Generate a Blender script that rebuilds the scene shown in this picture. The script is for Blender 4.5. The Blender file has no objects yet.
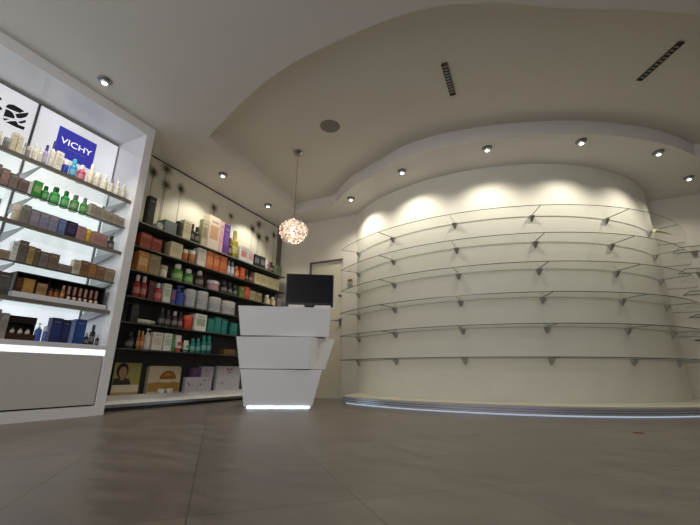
import bpy, bmesh, math, random
from mathutils import Vector, Matrix
random.seed(7)
scn = bpy.context.scene
col = scn.collection
PI = math.pi

# ---------------------------------------------------------------- colour, materials
def lin(h):
    h = h.lower()
    v = [int(h[i:i+2], 16)/255 for i in (0, 2, 4)]
    return tuple(c/12.92 if c <= .04045 else ((c+.055)/1.055)**2.4 for c in v)

def new_mat(name):
    m = bpy.data.materials.new(name); m.use_nodes = True
    nt = m.node_tree
    return m, nt, nt.nodes['Principled BSDF'], nt.nodes['Material Output']

_cache = {}
def mat(hexc, rough=.5, metal=0., var=.10, scale=30., spec=.5, bump=0.):
    """procedural surface: base colour broken up by a soft noise"""
    k = (hexc, rough, metal, var, scale, spec, bump)
    if k in _cache: return _cache[k]
    m, nt, b, out = new_mat('surface_'+hexc)
    c = lin(hexc)
    tc = nt.nodes.new('ShaderNodeTexCoord'); nz = nt.nodes.new('ShaderNodeTexNoise')
    nz.inputs['Scale'].default_value = scale; nz.inputs['Detail'].default_value = 3
    rp = nt.nodes.new('ShaderNodeValToRGB')
    rp.color_ramp.elements[0].position = .3; rp.color_ramp.elements[1].position = .7
    rp.color_ramp.elements[0].color = tuple(x*(1-var) for x in c)+(1,)
    rp.color_ramp.elements[1].color = tuple(min(1, x*(1+var)) for x in c)+(1,)
    nt.links.new(tc.outputs['Object'], nz.inputs['Vector']); nt.links.new(nz.outputs['Fac'], rp.inputs['Fac'])
    nt.links.new(rp.outputs['Color'], b.inputs['Base Color'])
    b.inputs['Roughness'].default_value = rough; b.inputs['Metallic'].default_value = metal
    b.inputs['Specular IOR Level'].default_value = spec
    if bump:
        bp = nt.nodes.new('ShaderNodeBump'); bp.inputs['Strength'].default_value = bump; bp.inputs['Distance'].default_value = .002
        nt.links.new(nz.outputs['Fac'], bp.inputs['Height']); nt.links.new(bp.outputs['Normal'], b.inputs['Normal'])
    _cache[k] = m
    return m

def glow(name, rgb, strength, var=0., scale=3., base=(.8, .8, .8)):
    m, nt, b, out = new_mat(name)
    b.inputs['Base Color'].default_value = base+(1,)
    b.inputs['Roughness'].default_value = .35
    b.inputs['Emission Strength'].default_value = strength
    if var:
        tc = nt.nodes.new('ShaderNodeTexCoord'); nz = nt.nodes.new('ShaderNodeTexNoise'); nz.inputs['Scale'].default_value = scale
        rp = nt.nodes.new('ShaderNodeValToRGB')
        rp.color_ramp.elements[0].position = .35; rp.color_ramp.elements[1].position = .65
        rp.color_ramp.elements[0].color = tuple(x*(1-var) for x in rgb)+(1,)
        rp.color_ramp.elements[1].color = rgb+(1,)
        nt.links.new(tc.outputs['Object'], nz.inputs['Vector']); nt.links.new(nz.outputs['Fac'], rp.inputs['Fac'])
        nt.links.new(rp.outputs['Color'], b.inputs['Emission Color'])
    else:
        b.inputs['Emission Color'].default_value = rgb+(1,)
    return m

def glass_mat(name, tint, ior=1.45):
    m, nt, b, out = new_mat(name)
    nt.nodes.remove(b)
    tr = nt.nodes.new('ShaderNodeBsdfTransparent'); tr.inputs['Color'].default_value = tint+(1,)
    gl = nt.nodes.new('ShaderNodeBsdfGlossy'); gl.inputs['Roughness'].default_value = .03
    lw = nt.nodes.new('ShaderNodeLayerWeight'); pw = nt.nodes.new('ShaderNodeMath'); pw.operation = 'POWER'; pw.inputs[1].default_value = 5
    fr = nt.nodes.new('ShaderNodeMapRange'); fr.inputs['To Min'].default_value = .03; fr.inputs['To Max'].default_value = .45
    nt.links.new(lw.outputs['Facing'], pw.inputs[0]); nt.links.new(pw.outputs[0], fr.inputs['Value'])
    mx = nt.nodes.new('ShaderNodeMixShader')
    nt.links.new(fr.outputs['Result'], mx.inputs['Fac']); nt.links.new(tr.outputs[0], mx.inputs[1]); nt.links.new(gl.outputs[0], mx.inputs[2])
    nt.links.new(mx.outputs[0], out.inputs['Surface'])
    return m

def floor_mat():
    m, nt, b, out = new_mat('floor_tiles')
    N = nt.nodes.new; L = nt.links.new
    tc = N('ShaderNodeTexCoord'); mp = N('ShaderNodeMapping')
    mp.inputs['Rotation'].default_value = (0, 0, -PI/4); mp.inputs['Location'].default_value = (.45, .21, 0)
    L(tc.outputs['Object'], mp.inputs['Vector'])
    br = N('ShaderNodeTexBrick'); br.offset = 0; br.squash = 1
    br.inputs['Scale'].default_value = 1; br.inputs['Brick Width'].default_value = .42; br.inputs['Row Height'].default_value = .42
    br.inputs['Mortar Size'].default_value = .0022; br.inputs['Mortar Smooth'].default_value = .4; br.inputs['Bias'].default_value = 0
    br.inputs['Color1'].default_value = lin('736a61')+(1,); br.inputs['Color2'].default_value = lin('7c7369')+(1,)
    br.inputs['Mortar'].default_value = lin('4f4840')+(1,)
    L(mp.outputs['Vector'], br.inputs['Vector'])
    mp2 = N('ShaderNodeMapping'); mp2.inputs['Rotation'].default_value = (0, 0, -PI/4); mp2.inputs['Scale'].default_value = (1.6, 4.5, 1)
    L(tc.outputs['Object'], mp2.inputs['Vector'])
    nz = N('ShaderNodeTexNoise'); nz.inputs['Scale'].default_value = 2.6; nz.inputs['Detail'].default_value = 7; nz.inputs['Roughness'].default_value = .65
    L(mp2.outputs['Vector'], nz.inputs['Vector'])
    rp = N('ShaderNodeValToRGB'); rp.color_ramp.elements[0].position = .3; rp.color_ramp.elements[1].position = .75
    rp.color_ramp.elements[0].color = (.55, .54, .53, 1); rp.color_ramp.elements[1].color = (1.08, 1.07, 1.05, 1)
    L(nz.outputs['Fac'], rp.inputs['Fac'])
    mx = N('ShaderNodeMix'); mx.data_type = 'RGBA'; mx.blend_type = 'MULTIPLY'; mx.inputs[0].default_value = 1
    L(br.outputs['Color'], mx.inputs[6]); L(rp.outputs['Color'], mx.inputs[7]); L(mx.outputs[2], b.inputs['Base Color'])
    r2 = N('ShaderNodeMapRange'); r2.inputs['To Min'].default_value = .24; r2.inputs['To Max'].default_value = .5
    L(nz.outputs['Fac'], r2.inputs['Value']); L(r2.outputs['Result'], b.inputs['Roughness'])
    bp = N('ShaderNodeBump'); bp.inputs['Strength'].default_value = .25; bp.inputs['Distance'].default_value = .002; bp.invert = True
    L(br.outputs['Fac'], bp.inputs['Height']); L(bp.outputs['Normal'], b.inputs['Normal'])
    b.inputs['Specular IOR Level'].default_value = .5
    return m

def perforated_mat():
    m, nt, b, out = new_mat('perforated_chrome')
    N = nt.nodes.new; L = nt.links.new
    tc = N('ShaderNodeTexCoord'); sp = N('ShaderNodeSeparateXYZ'); L(tc.outputs['UV'], sp.inputs[0])
    cb = N('ShaderNodeCombineXYZ'); L(sp.outputs['X'], cb.inputs['X']); L(sp.outputs['Y'], cb.inputs['Y'])
    vo = N('ShaderNodeTexVoronoi'); vo.inputs['Scale'].default_value = 55; vo.inputs['Randomness'].default_value = 0
    L(cb.outputs[0], vo.inputs['Vector'])
    rp = N('ShaderNodeValToRGB'); rp.color_ramp.interpolation = 'EASE'
    rp.color_ramp.elements[0].position = .25; rp.color_ramp.elements[0].color = lin('4a4d55')+(1,)
    rp.color_ramp.elements[1].position = .42; rp.color_ramp.elements[1].color = lin('c9ccd4')+(1,)
    L(vo.outputs['Distance'], rp.inputs['Fac']); L(rp.outputs['Color'], b.inputs['Base Color'])
    b.inputs['Metallic'].default_value = .45; b.inputs['Roughness'].default_value = .3
    return m

WHITE_PAINT = mat('dcd8d0', .6, var=.015, scale=2)
CEIL = mat('d6d1c8', .85, var=.012, scale=1.5)
CEIL_LOW = mat('d8d4d0', .85, var=.012, scale=1.5)
PLASTER = mat('dedccf', .75, var=.02, scale=4)
WALLM = mat('d2cdc2', .85, var=.02, scale=2)
LACQUER = mat('e2e2e6', .22, var=.01, scale=2)
LACQUER_B = mat('e4e4e6', .18, var=.01, scale=2)
CHROME = mat('c9c9cc', .2, 1., .03)
STEEL = mat('8f8f92', .35, .9, .05)
RAIL = mat('87827a', .35, .6, .05)
DARK = mat('33312f', .55, var=.1, scale=6)
DARKSHELF = mat('3a3a37', .3, var=.08)
BLACK = mat('121214', .35, var=.1)
SCREEN = mat('07080e', .3, var=.1, spec=.25)
GAP = mat('3a3a3c', .8)
GLASS = glass_mat('clear_glass', (.985, .992, .985))
GLASS_EDGE = mat('56645b', .2, var=.1)
LED = glow('cool_led_strip', (.86, .89, 1.), 1.15)
LEDF = glow('cool_led_floor', (.66, .86, 1.), 6.0)
LAMP = glow('warm_lamp', (1., .92, .8), 7.)

# ---------------------------------------------------------------- mesh builder
class MB:
    def __init__(s): s.v = []; s.f = []; s.m = []; s.uv = {}
    def add(s, vs, fs, mi=0):
        o = len(s.v); s.v += [tuple(p) for p in vs]
        for f in fs: s.f.append(tuple(i+o for i in f)); s.m.append(mi)
        return s
    def box(s, x0, x1, y0, y1, z0, z1, mi=0):
        vs = [(x0,y0,z0),(x1,y0,z0),(x1,y1,z0),(x0,y1,z0),(x0,y0,z1),(x1,y0,z1),(x1,y1,z1),(x0,y1,z1)]
        return s.add(vs, [(0,3,2,1),(4,5,6,7),(0,1,5,4),(1,2,6,5),(2,3,7,6),(3,0,4,7)], mi)
    def hexa(s, bot, top, mi=0):
        """bot, top: equal lists of points counter-clockwise from above"""
        n = len(bot); vs = list(bot)+list(top)
        fs = [tuple(range(n-1, -1, -1)), tuple(range(n, 2*n))]
        fs += [(i, (i+1) % n, n+(i+1) % n, n+i) for i in range(n)]
        return s.add(vs, fs, mi)
    def lathe(s, prof, cx, cy, cz, n=20, mi=0, axis='z', ry=1.):
        """prof: (radius, height); closed with caps"""
        vs = []
        for r, h in prof:
            for k in range(n):
                a = 2*PI*k/n
                u, w = r*math.cos(a), r*math.sin(a)*ry
                if axis == 'z': vs.append((cx+u, cy+w, cz+h))
                elif axis == 'y': vs.append((cx+w, cy+h, cz+u))
                else: vs.append((cx+h, cy+u, cz+w))
        fs = []
        for j in range(len(prof)-1):
            for k in range(n):
                k2 = (k+1) % n
                fs.append((j*n+k, j*n+k2, (j+1)*n+k2, (j+1)*n+k))
        fs.append(tuple(range(n-1, -1, -1))); m0 = (len(prof)-1)*n
        fs.append(tuple(m0+k for k in range(n)))
        return s.add(vs, fs, mi)
    def bar(s, p, q, r, n=8, mi=0):
        p, q = Vector(p), Vector(q); d = (q-p).normalized()
        a = d.orthogonal().normalized(); b = d.cross(a)
        vs = [p+(a*math.cos(2*PI*k/n)+b*math.sin(2*PI*k/n))*r for k in range(n)]
        vs += [q+(a*math.cos(2*PI*k/n)+b*math.sin(2*PI*k/n))*r for k in range(n)]
        fs = [(k, (k+1) % n, n+(k+1) % n, n+k) for k in range(n)]+[tuple(range(n-1, -1, -1)), tuple(range(n, 2*n))]
        return s.add(vs, fs, mi)
    def build(s, name, mats, parent=None, smooth=False, bevel=0., uv=None):
        me = bpy.data.meshes.new(name); me.from_pydata(s.v, [], s.f)
        if not isinstance(mats, (list, tuple)): mats = [mats]
        for m in mats: me.materials.append(m)
        for p, i in zip(me.polygons, s.m): p.material_index = i
        bm = bmesh.new(); bm.from_mesh(me)
        if smooth: bmesh.ops.remove_doubles(bm, verts=bm.verts, dist=1e-6)
        bmesh.ops.recalc_face_normals(bm, faces=bm.faces)
        if bevel: bmesh.ops.bevel(bm, geom=list(bm.edges), offset=bevel, segments=2, affect='EDGES', profile=.6)
        if uv:
            L = bm.loops.layers.uv.new('UVMap')
            for f in bm.faces:
                for l in f.loops: l[L].uv = uv(l.vert.co)
        bm.to_mesh(me); bm.free()
        if smooth:
            for p in me.polygons: p.use_smooth = True
            me.set_sharp_from_angle(angle=math.radians(40))
        o = bpy.data.objects.new(name, me); col.objects.link(o)
        if parent is not None: o.parent = parent
        return o

def tag(o, label, cat, group=None):
    o['label'] = label; o['category'] = cat
    if group: o['group'] = group
    return o
def struct(o): o['kind'] = 'structure'; return o
def empty(name, label, cat, group=None, loc=(0, 0, 0)):
    """an Empty at the thing's base; children keep world coordinates through the parent inverse"""
    o = bpy.data.objects.new(name, None); col.objects.link(o); o.location = loc; o.empty_display_size = .1
    tag(o, label, cat, group)
    return o
def hold(root):
    """after building children in world coordinates: shift them under the root"""
    inv = Matrix.Translation(-Vector(root.location))
    for ch in root.children:
        if ch.type in {'MESH', 'FONT', 'EMPTY'}: ch.matrix_parent_inverse = inv
def settle(o, base):
    """move a mesh thing's origin to its base (children follow in local space)"""
    b = Vector(base)
    o.data.transform(Matrix.Translation(-b)); o.location = b
    for ch in o.children: ch.data.transform(Matrix.Translation(-b))

# ---------------------------------------------------------------- room shell
XW = -3.395      # printed wall behind the dark shelving
YB = 4.45        # back wall with the door
YR = 5.67        # rear wall right of the curved wall
CX, CY, RW = -.61, 6.04, 2.16   # curved wall: centre and radius
ZC, ZU = 2.5, 2.65              # soffit and raised ceiling
def pol(r, deg): a = math.radians(deg); return CX+r*math.sin(a), CY-r*math.cos(a)

struct(MB().box(-3.7, 3.6, -2.2, 6.3, -.08, 0).build('floor', floor_mat()))
struct(MB().box(-3.7, 3.6, -2.2, 6.3, ZU, ZU+.06).build('ceiling_upper', CEIL))

near = [(-2.607,2.19),(-2.40,2.105),(-2.166,2.02),(-1.95,1.938),(-1.74,1.873),(-1.56,1.825),(-1.377,1.791),(-1.18,1.769),(-.978,1.761),
        (-.76,1.756),(-.552,1.762),(-.38,1.785),(-.227,1.828),(.05,1.94),(.41,2.16),(.83,2.37),(1.17,2.57),(2.2,2.95),(3.6,3.3)]
far = [(-2.84,4.03),(-2.29,4.05),(-2.15,3.97),(-1.98,3.82),(-1.76,3.665),(-1.55,3.58),(-1.31,3.47),(-1.09,3.37),(-.88,3.32),(-.70,3.305),(-.528,3.312),
       (-.26,3.35),(-.009,3.412),(.21,3.48),(.418,3.561),(.67,3.68),(.914,3.829),(1.13,3.98),(1.335,4.15),(1.54,4.36),(1.73,4.605),(2.4,4.85),(3.6,5.2)]
loop = [(-3.7,-2.2),(3.6,-2.2)]+near[::-1]+far+[(3.6,6.3),(-3.7,6.3)]
bm = bmesh.new()
vs = [bm.verts.new((x, y, ZC)) for x, y in loop]
f = bm.faces.new(vs)
ex = bmesh.ops.extrude_face_region(bm, geom=[f])
bmesh.ops.translate(bm, verts=[v for v in ex['geom'] if isinstance(v, bmesh.types.BMVert)], vec=(0, 0, ZU-ZC+.002))
bmesh.ops.triangulate(bm, faces=[f for f in bm.faces if len(f.verts) > 4])
bmesh.ops.recalc_face_normals(bm, faces=bm.faces)
me = bpy.data.meshes.new('ceiling'); bm.to_mesh(me); bm.free(); me.materials.append(CEIL_LOW)
o = bpy.data.objects.new('ceiling', me); col.objects.link(o); struct(o)

struct(MB().box(-3.7, XW-.006, -2.2, YB+.1, 0, ZC).build('wall_left', WALLM))
w = MB(); DX0, DX1, DZ = -2.83, -2.29, 1.862
w.box(-3.39, DX0, YB, YB+.1, 0, ZC); w.box(DX1, -2.02, YB, YB+.1, 0, ZC); w.box(DX0, DX1, YB, YB+.1, DZ, ZC)
struct(w.build('wall_back', WALLM))
struct(MB().box(1.40, 3.6, YR, YR+.1, 0, ZC).build('wall_rear', WALLM))
struct(MB().box(3.5, 3.6, -2.2, YR, 0, ZC).build('wall_right', WALLM))
w = MB(); prev = None
A0, A1, NA = -46.5, 83., 88
for k in range(NA):
    a, b = A0+(A1-A0)*k/NA, A0+(A1-A0)*(k+1)/NA
    p, q, p2, q2 = pol(RW, a), pol(RW, b), pol(RW-.07, a), pol(RW-.07, b)
    w.add([(*p,0),(*q,0),(*q,ZC),(*p,ZC),(*p2,0),(*q2,0),(*q2,ZC),(*p2,ZC)], [(0,1,2,3),(5,4,7,6)])
struct(w.build('wall_curved', PLASTER, smooth=True))

# door: slab set back; dark strips stand in for the shadow gap
d = MB().box(DX0+.02, DX1-.004, YB+.035, YB+.075, 0.004, DZ-.022).build('door_1', mat('d3cdb8', .5, var=.02, scale=3)); struct(d)
MB().bar((DX1-.045, YB+.037, 1.34), (DX1-.045, YB-.015, 1.34), .016).build('door_latch', STEEL, d)
hb = MB().box(DX1-.055, DX1-.03, YB+.025, YB+.036, .93, 1.03)
hb.bar((DX1-.043, YB+.03, 1.0), (DX1-.043, YB-.02, 1.0), .009); hb.bar((DX1-.043, YB-.016, 1.0), (DX1-.15, YB-.016, 1.0), .009)
hb.build('door_handle', STEEL, d)
fr = MB(); fr.box(DX0-.004, DX0+.008, YB-.003, YB+.03, 0, DZ+.012); fr.box(DX0, DX1, YB-.003, YB+.03, DZ-.014, DZ+.006)
fr.build('door_shadow_strip', mat('5c584e', .6), d)

sp = tag(MB().box(-2.208, -2.128, YB-.012, YB-.0005, 1.45, 1.555).build('wall_switch', mat('b8b0a2', .5), bevel=.003),
         'small two part wall switch between the door and the curved wall', 'switch')
MB().box(-2.2, -2.136, YB-.016, YB-.0115, 1.515, 1.548).build('rocker', mat('7b5a4c', .4), sp)
MB().box(-2.2, -2.136, YB-.016, YB-.0115, 1.457, 1.497).build('rocker', mat('8e8a80', .4), sp)
settle(sp, (-2.168, YB-.006, 1.45))

# printed wall above the dark shelving: cream paper with dandelion stems
m, nt, b, out = new_mat('printed_paper')
tc = nt.nodes.new('ShaderNodeTexCoord'); sx = nt.nodes.new('ShaderNodeSeparateXYZ'); mr = nt.nodes.new('ShaderNodeMapRange')
mr.inputs['From Min'].default_value = 1.65; mr.inputs['From Max'].default_value = 2.35
rp = nt.nodes.new('ShaderNodeValToRGB')
rp.color_ramp.elements[0].color = lin('c9d08c')+(1,); rp.color_ramp.elements[1].color = lin('d6d2c6')+(1,)  # printed yellow-green, strengthened to paint in the glow near the shelf
e = rp.color_ramp.elements.new(.45); e.color = lin('dedccb')+(1,)
nt.links.new(tc.outputs['Object'], sx.inputs[0]); nt.links.new(sx.outputs['Z'], mr.inputs['Value'])
nt.links.new(mr.outputs['Result'], rp.inputs['Fac']); nt.links.new(rp.outputs['Color'], b.inputs['Base Color']); b.inputs['Roughness'].default_value = .8
PAPER = m
INK, INK2 = mat('57523f', .8), mat('98947e', .8)
wp = MB().box(XW-.005, XW, 1.9, 4.375, 1.55, ZC)
def flower(y, z, r, bend):
    x = XW+.0015
    pts = [(y+bend*t*t, z-t*.75) for t in [i/8 for i in range(9)]]
    for (y0, z0), (y1, z1) in zip(pts[:-1], pts[1:]):
        if z1 < 1.60: break
        wp.add([(x,y0-.004,z0),(x,y0+.004,z0),(x,y1+.004,z1),(x,y1-.004,z1)], [(0,1,2,3)], 2)
    for k in range(60):
        a = 2*PI*k/60+random.uniform(-.08, .08); rr = r*random.uniform(.6, 1.0)
        ca, sa = math.cos(a), math.sin(a); w_ = .003
        wp.add([(x,y-sa*w_,z+ca*w_),(x,y+sa*w_,z-ca*w_),(x,y+ca*rr,z+sa*rr)], [(0,1,2)], 2)
    n = 12
    wp.add([(x+.0005, y+r*.17*math.cos(2*PI*k/n), z+r*.21*math.sin(2*PI*k/n)) for k in range(n)], [tuple(range(n))], 1)
for q in [(2.216,2.326,.12,.02),(2.38,2.26,.12,-.02),(2.36,2.44,.13,.0),(2.57,2.297,.09,.0),(3.07,2.273,.11,.03),(3.365,2.28,.08,0),(3.794,2.26,.10,.02),
          (3.922,2.375,.11,-.02),(3.943,2.19,.11,.03),(4.124,2.22,.08,0),(4.28,2.33,.09,.02)]: flower(*q)
struct(MB().box(XW, XW+.006, 1.9, 4.375, ZC-.014, ZC-.0005).build('trim_shadow_gap', mat('4c463e', .8)))  # dark strip painting in the shadow gap between wall and ceiling
struct(wp.build('trim_1', [PAPER, INK, INK2]))
struct(MB().box(XW, XW+.03, 4.375, YB, 0, ZC).build('trim_2', mat('6b675e', .7)))

# ---------------------------------------------------------------- ceiling fittings
def downlight(x, y, label, yaw=0.):
    r = empty('downlight', label, 'downlight', 'recessed ceiling downlights', (x, y, ZC))
    MB().lathe([(.034,-.001),(.050,-.001),(.052,-.006),(.048,-.012),(.036,-.010),(.034,-.001)], x, y, ZC, 24).build('trim_ring', STEEL, r, smooth=True)
    MB().lathe([(.035,-.002),(.036,-.018),(.032,-.030),(.026,-.032)], x, y, ZC, 20).build('lamp_housing', CHROME, r, smooth=True)
    MB().lathe([(.019,-.0325),(.018,-.034),(.010,-.036)], x, y, ZC, 16).build('lamp_face', LAMP, r, smooth=True)
    hold(r)
SPOTS = [(-2.784,1.297,'downlight in the low ceiling in front of the blue sign'),
 (-2.998,2.78,'downlight over the dark shelving, nearer the white bay'),
 (-3.038,3.66,'downlight over the dark shelving, nearer the back wall'),
 (-1.928,3.95,'downlight at the left end of the curved soffit, near the pendant'),
 (-1.116,3.585,'second downlight from the left along the curved soffit'),
 (-.204,3.521,'third downlight from the left along the curved soffit'),
 (.632,3.784,'fourth downlight from the left along the curved soffit'),
 (1.351,4.328,'fifth downlight from the left along the curved soffit'),
 (1.80,5.10,'downlight at the far right end of the curved soffit')]
for x, y, l in SPOTS: downlight(x, y, l)

sg = empty('ceiling_speaker', 'round grey speaker grille in the raised ceiling', 'speaker', None, (-1.565, 2.72, ZU))
MB().lathe([(.088,-.0005),(.098,-.0005),(.098,-.004),(.094,-.006),(.088,-.005)], -1.565, 2.72, ZU, 32).build('rim', mat('8b867c', .7), sg, smooth=True)
MB().lathe([(.0875,-.001),(.0875,-.006),(.05,-.008),(.001,-.0085)], -1.565, 2.72, ZU, 32).build('grille', mat('837e75', .7, var=.2, scale=220), sg, smooth=True)
hold(sg)

def slot(p, q, label):
    p, q = Vector((*p, ZU)), Vector((*q, ZU)); d = (q-p).normalized(); n = Vector((-d.y, d.x, 0)); L = (q-p).length
    r = empty('ceiling_slot_vent', label, 'vent', 'slot vents in the raised ceiling', tuple((p+q)/2))
    def slab(a, b, w0, w1, z0, z1, mb):
        A, B = p+d*a, p+d*b
        bot = [A+n*w0, B+n*w0, B+n*w1, A+n*w1]
        mb.hexa([v+Vector((0,0,z0)) for v in bot], [v+Vector((0,0,z1)) for v in bot])
    m1 = MB(); slab(0, L, -.021, .021, -.004, -.0005, m1); m1.build('slot', BLACK, r)
    m2 = MB(); slab(0, L, -.024, -.018, -.010, -.0006, m2); slab(0, L, .018, .024, -.010, -.0006, m2); slab(0, .006, -.018, .018, -.010, -.0045, m2); slab(L-.006, L, -.018, .018, -.010, -.0045, m2)
    m2.build('frame', mat('4a463f', .6), r)
    m3 = MB(); k = .03
    while k < L-.03: slab(k, k+.010, -.016, .016, -.009, -.0045, m3); k += .033
    m3.build('louvre', mat('a8a292', .4), r)
    hold(r)
slot((-.383,2.42), (-.389,2.80), 'shorter looking slot vent in the raised ceiling near the middle')
slot((1.02,3.28), (1.215,2.96), 'slanting slot vent in the raised ceiling over the right side')

PX, PY, PZ = -2.102, 2.963, 1.715
pl = empty('pendant_lamp', 'round pendant lamp with a crystal petal shade above the white desk', 'lamp', None, (PX, PY, PZ-.145))
MB().lathe([(.052,0-.0005),(.055,-.012),(.045,-.03),(.02,-.042),(.006,-.05)], PX, PY, ZU, 24).build('canopy', mat('a09c98', .15, 1., .03), pl, smooth=True)
MB().bar((PX, PY, ZU-.048), (PX, PY, PZ+.05), .0022, 6).build('cord', mat('55524c', .6), pl)
pm, nt, b, out = new_mat('crystal_petal')
b.inputs['Base Color'].default_value = lin('e8cfc0')+(1,); b.inputs['Roughness'].default_value = .2
b.inputs['Emission Color'].default_value = (1., .72, .55, 1); b.inputs['Emission Strength'].default_value = .42
tcn = nt.nodes.new('ShaderNodeTexCoord'); nzn = nt.nodes.new('ShaderNodeTexNoise'); nzn.inputs['Scale'].default_value = 34
rpn = nt.nodes.new('ShaderNodeValToRGB'); rpn.color_ramp.elements[0].position = .38; rpn.color_ramp.elements[1].position = .68
rpn.color_ramp.elements[0].color = lin('bd9d8c')+(1,); rpn.color_ramp.elements[1].color = lin('fff0e2')+(1,)
nt.links.new(tcn.outputs['Object'], nzn.inputs['Vector']); nt.links.new(nzn.outputs['Fac'], rpn.inputs['Fac'])
nt.links.new(rpn.outputs['Color'], b.inputs['Emission Color']); nt.links.new(rpn.outputs['Color'], b.inputs['Base Color'])
sh = MB(); NP = 330
for k in range(NP):
    zz = 1-2*(k+.5)/NP; a = k*2.39996; rr = math.sqrt(1-zz*zz)
    nrm = Vector((rr*math.cos(a), rr*math.sin(a), zz)); R = random.uniform(.112, .146)
    u = nrm.orthogonal().normalized(); u.rotate(Matrix.Rotation(random.uniform(0, 6.28), 3, nrm))
    tlt = Matrix.Rotation(random.uniform(-.7, .7), 3, u); nn = nrm.copy(); nn.rotate(tlt); v_ = nn.cross(u)
    c0 = Vector((PX, PY, PZ))+Vector((nrm.x*1.02, nrm.y*1.02, nrm.z*.88))*R; s_ = random.uniform(.008, .015)
    pts = [c0+(u*math.cos(2*PI*j/6)+v_*math.sin(2*PI*j/6)*1.25)*s_ for j in range(6)]+[c0+nn*.004]
    sh.add(pts, [(j, (j+1) % 6, 6) for j in range(6)])
sh.build('shade', pm, pl)
MB().lathe([(.002,-.045),(.026,-.032),(.034,0),(.026,.03),(.012,.052)], PX, PY, PZ, 16).build('bulb', glow('pendant_bulb', (1., .84, .70), 2.2), pl, smooth=True)
hold(pl)

# ---------------------------------------------------------------- white bay at the left
BX, BB = -2.98, -3.375
bay = empty('display_bay', 'white glossy wall bay with backlit shelves and a low cabinet front', 'display cabinet', None, (-3.18, .85, 0))
Y0, YI, YO = -.35, 1.82, 1.895
MB().box(XW-.004, BX, YI, YO, 0, 2.405).build('side_panel', LACQUER_B, bay, bevel=.003)
MB().box(XW-.004, BX, Y0, YO, 2.4055, ZC-.001).build('top_rail', LACQUER_B, bay)
MB().box(XW-.004, BX-.001, Y0, YI, 0, .07).build('plinth', LACQUER_B, bay)
MB().box(XW, BX-.03, Y0, YI-.0005, .0705, .43).build('carcass', GAP, bay)
MB().box(BX-.028, BX-.004, Y0, YI-.01, .08, .428).build('cabinet_front', mat('c6c5c1', .3, var=.01, scale=2), bay, bevel=.002)
MB().box(XW, BX-.0, Y0, YI-.0005, .473, .505).build('counter', LACQUER, bay)
MB().box(BX-.03, BX-.002, Y0, YI-.002, .4315, .470).build('light_strip', LED, bay)
BACK = glow('backlit_panel', (.88, .94, 1.), .68, .22, 2.6)
MB().box(XW, BB, Y0, YI-.0005, .506, 1.745).build('backlit_panel', BACK, bay)
up = MB()
for y in (.48, 1.152, 1.795): MB().box(BB+.0005, BB+.014, y-.008, y+.008, .51, 1.745).build('upright', STEEL, bay)
BAYZ = [(1.735, 1), (1.49, 0), (1.27, 1), (1.01, 0), (.775, 1)]
for z, thick in BAYZ:
    s = MB().box(BB+.016, -3.034, Y0, YI-.004, z-.008, z, 0)
    s = s.build('glass_shelf', glass_mat('bay_glass', (.94, .97, .96)), bay)
    if thick: MB().box(-3.0335, -3.015, Y0, YI-.002, z-.024, z+.004).build('front_rail', RAIL, s)
    else: MB().box(-3.0335, -3.029, Y0, YI-.004, z-.009, z+.001).build('front_edge', mat('4d4a48', .4), s)
    for y in (.48, 1.152, 1.795):
        br = MB(); x0, x1 = BB+.0145, -3.045
        br.add([(x0,y-.003,z-.0085),(x1,y-.003,z-.0085),(x1,y-.003,z-.02),(x0,y-.003,z-.085),(x0,y+.003,z-.0085),(x1,y+.003,z-.0085),(x1,y+.003,z-.02),(x0,y+.003,z-.085)],
               [(0,1,2,3),(7,6,5,4),(0,4,5,1),(1,5,6,2),(2,6,7,3),(3,7,4,0)])
        br.build('bracket', STEEL, s)
hold(bay)

SIGNW = glow('backlit_sign', (.90, .91, 1.), .44, .25, 2.4)
def sign(y0, y1, label):
    r = empty('lightbox_sign', label, 'sign', None, (-3.38, (y0+y1)/2, 1.75))
    MB().box(XW, BB+.004, y0+.006, y1-.006, 1.752, 2.376).build('lit_face', SIGNW, r)
    f = MB(); x0, x1 = XW, BB+.010
    f.box(x0, x1, y0, y0+.006, 1.75, 2.384); f.box(x0, x1, y1-.006, y1, 1.75, 2.384); f.box(x0, x1, y0+.006, y1-.006, 2.376, 2.384)
    f.build('frame', mat('77777c', .4), r)
    return r
def text(body, size, y, z, x, material, parent, sx=1., bold=0.):
    cu = bpy.data.curves.new('lettering', 'FONT'); cu.body = body; cu.size = size; cu.align_x = 'CENTER'; cu.align_y = 'CENTER'; cu.extrude = .0006; cu.offset = bold
    o = bpy.data.objects.new('lettering', cu); col.objects.link(o); o.parent = parent
    o.location = (x, y, z); o.rotation_euler = (PI/2, 0, PI/2); o.scale = (sx, 1, 1); cu.materials.append(material)
    me = bpy.data.meshes.new_from_object(o.evaluated_get(bpy.context.evaluated_depsgraph_get()))
    me.materials.clear(); me.materials.append(material)
    m_ = bpy.data.objects.new('lettering', me); col.objects.link(m_); m_.parent = parent
    m_.location = (x, y, z); m_.rotation_euler = (PI/2, 0, PI/2); m_.scale = (sx, 1, 1)
    bpy.data.objects.remove(o); m_.name = 'lettering'
    return m_
s1 = sign(.30, 1.158, 'backlit white sign with a black veined leaf mark')
INKS = mat('15161a', .4); SX = BB+.0045
def poly(pts, x, name, material, parent):
    n = len(pts)
    return MB().add([(x, y, z) for y, z in pts]+[(x-.0004, y, z) for y, z in pts], [tuple(range(n)), tuple(range(2*n-1, n-1, -1))]+[(i, (i+1) % n, n+(i+1) % n, n+i) for i in range(n)]).build(name, material, parent)
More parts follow.
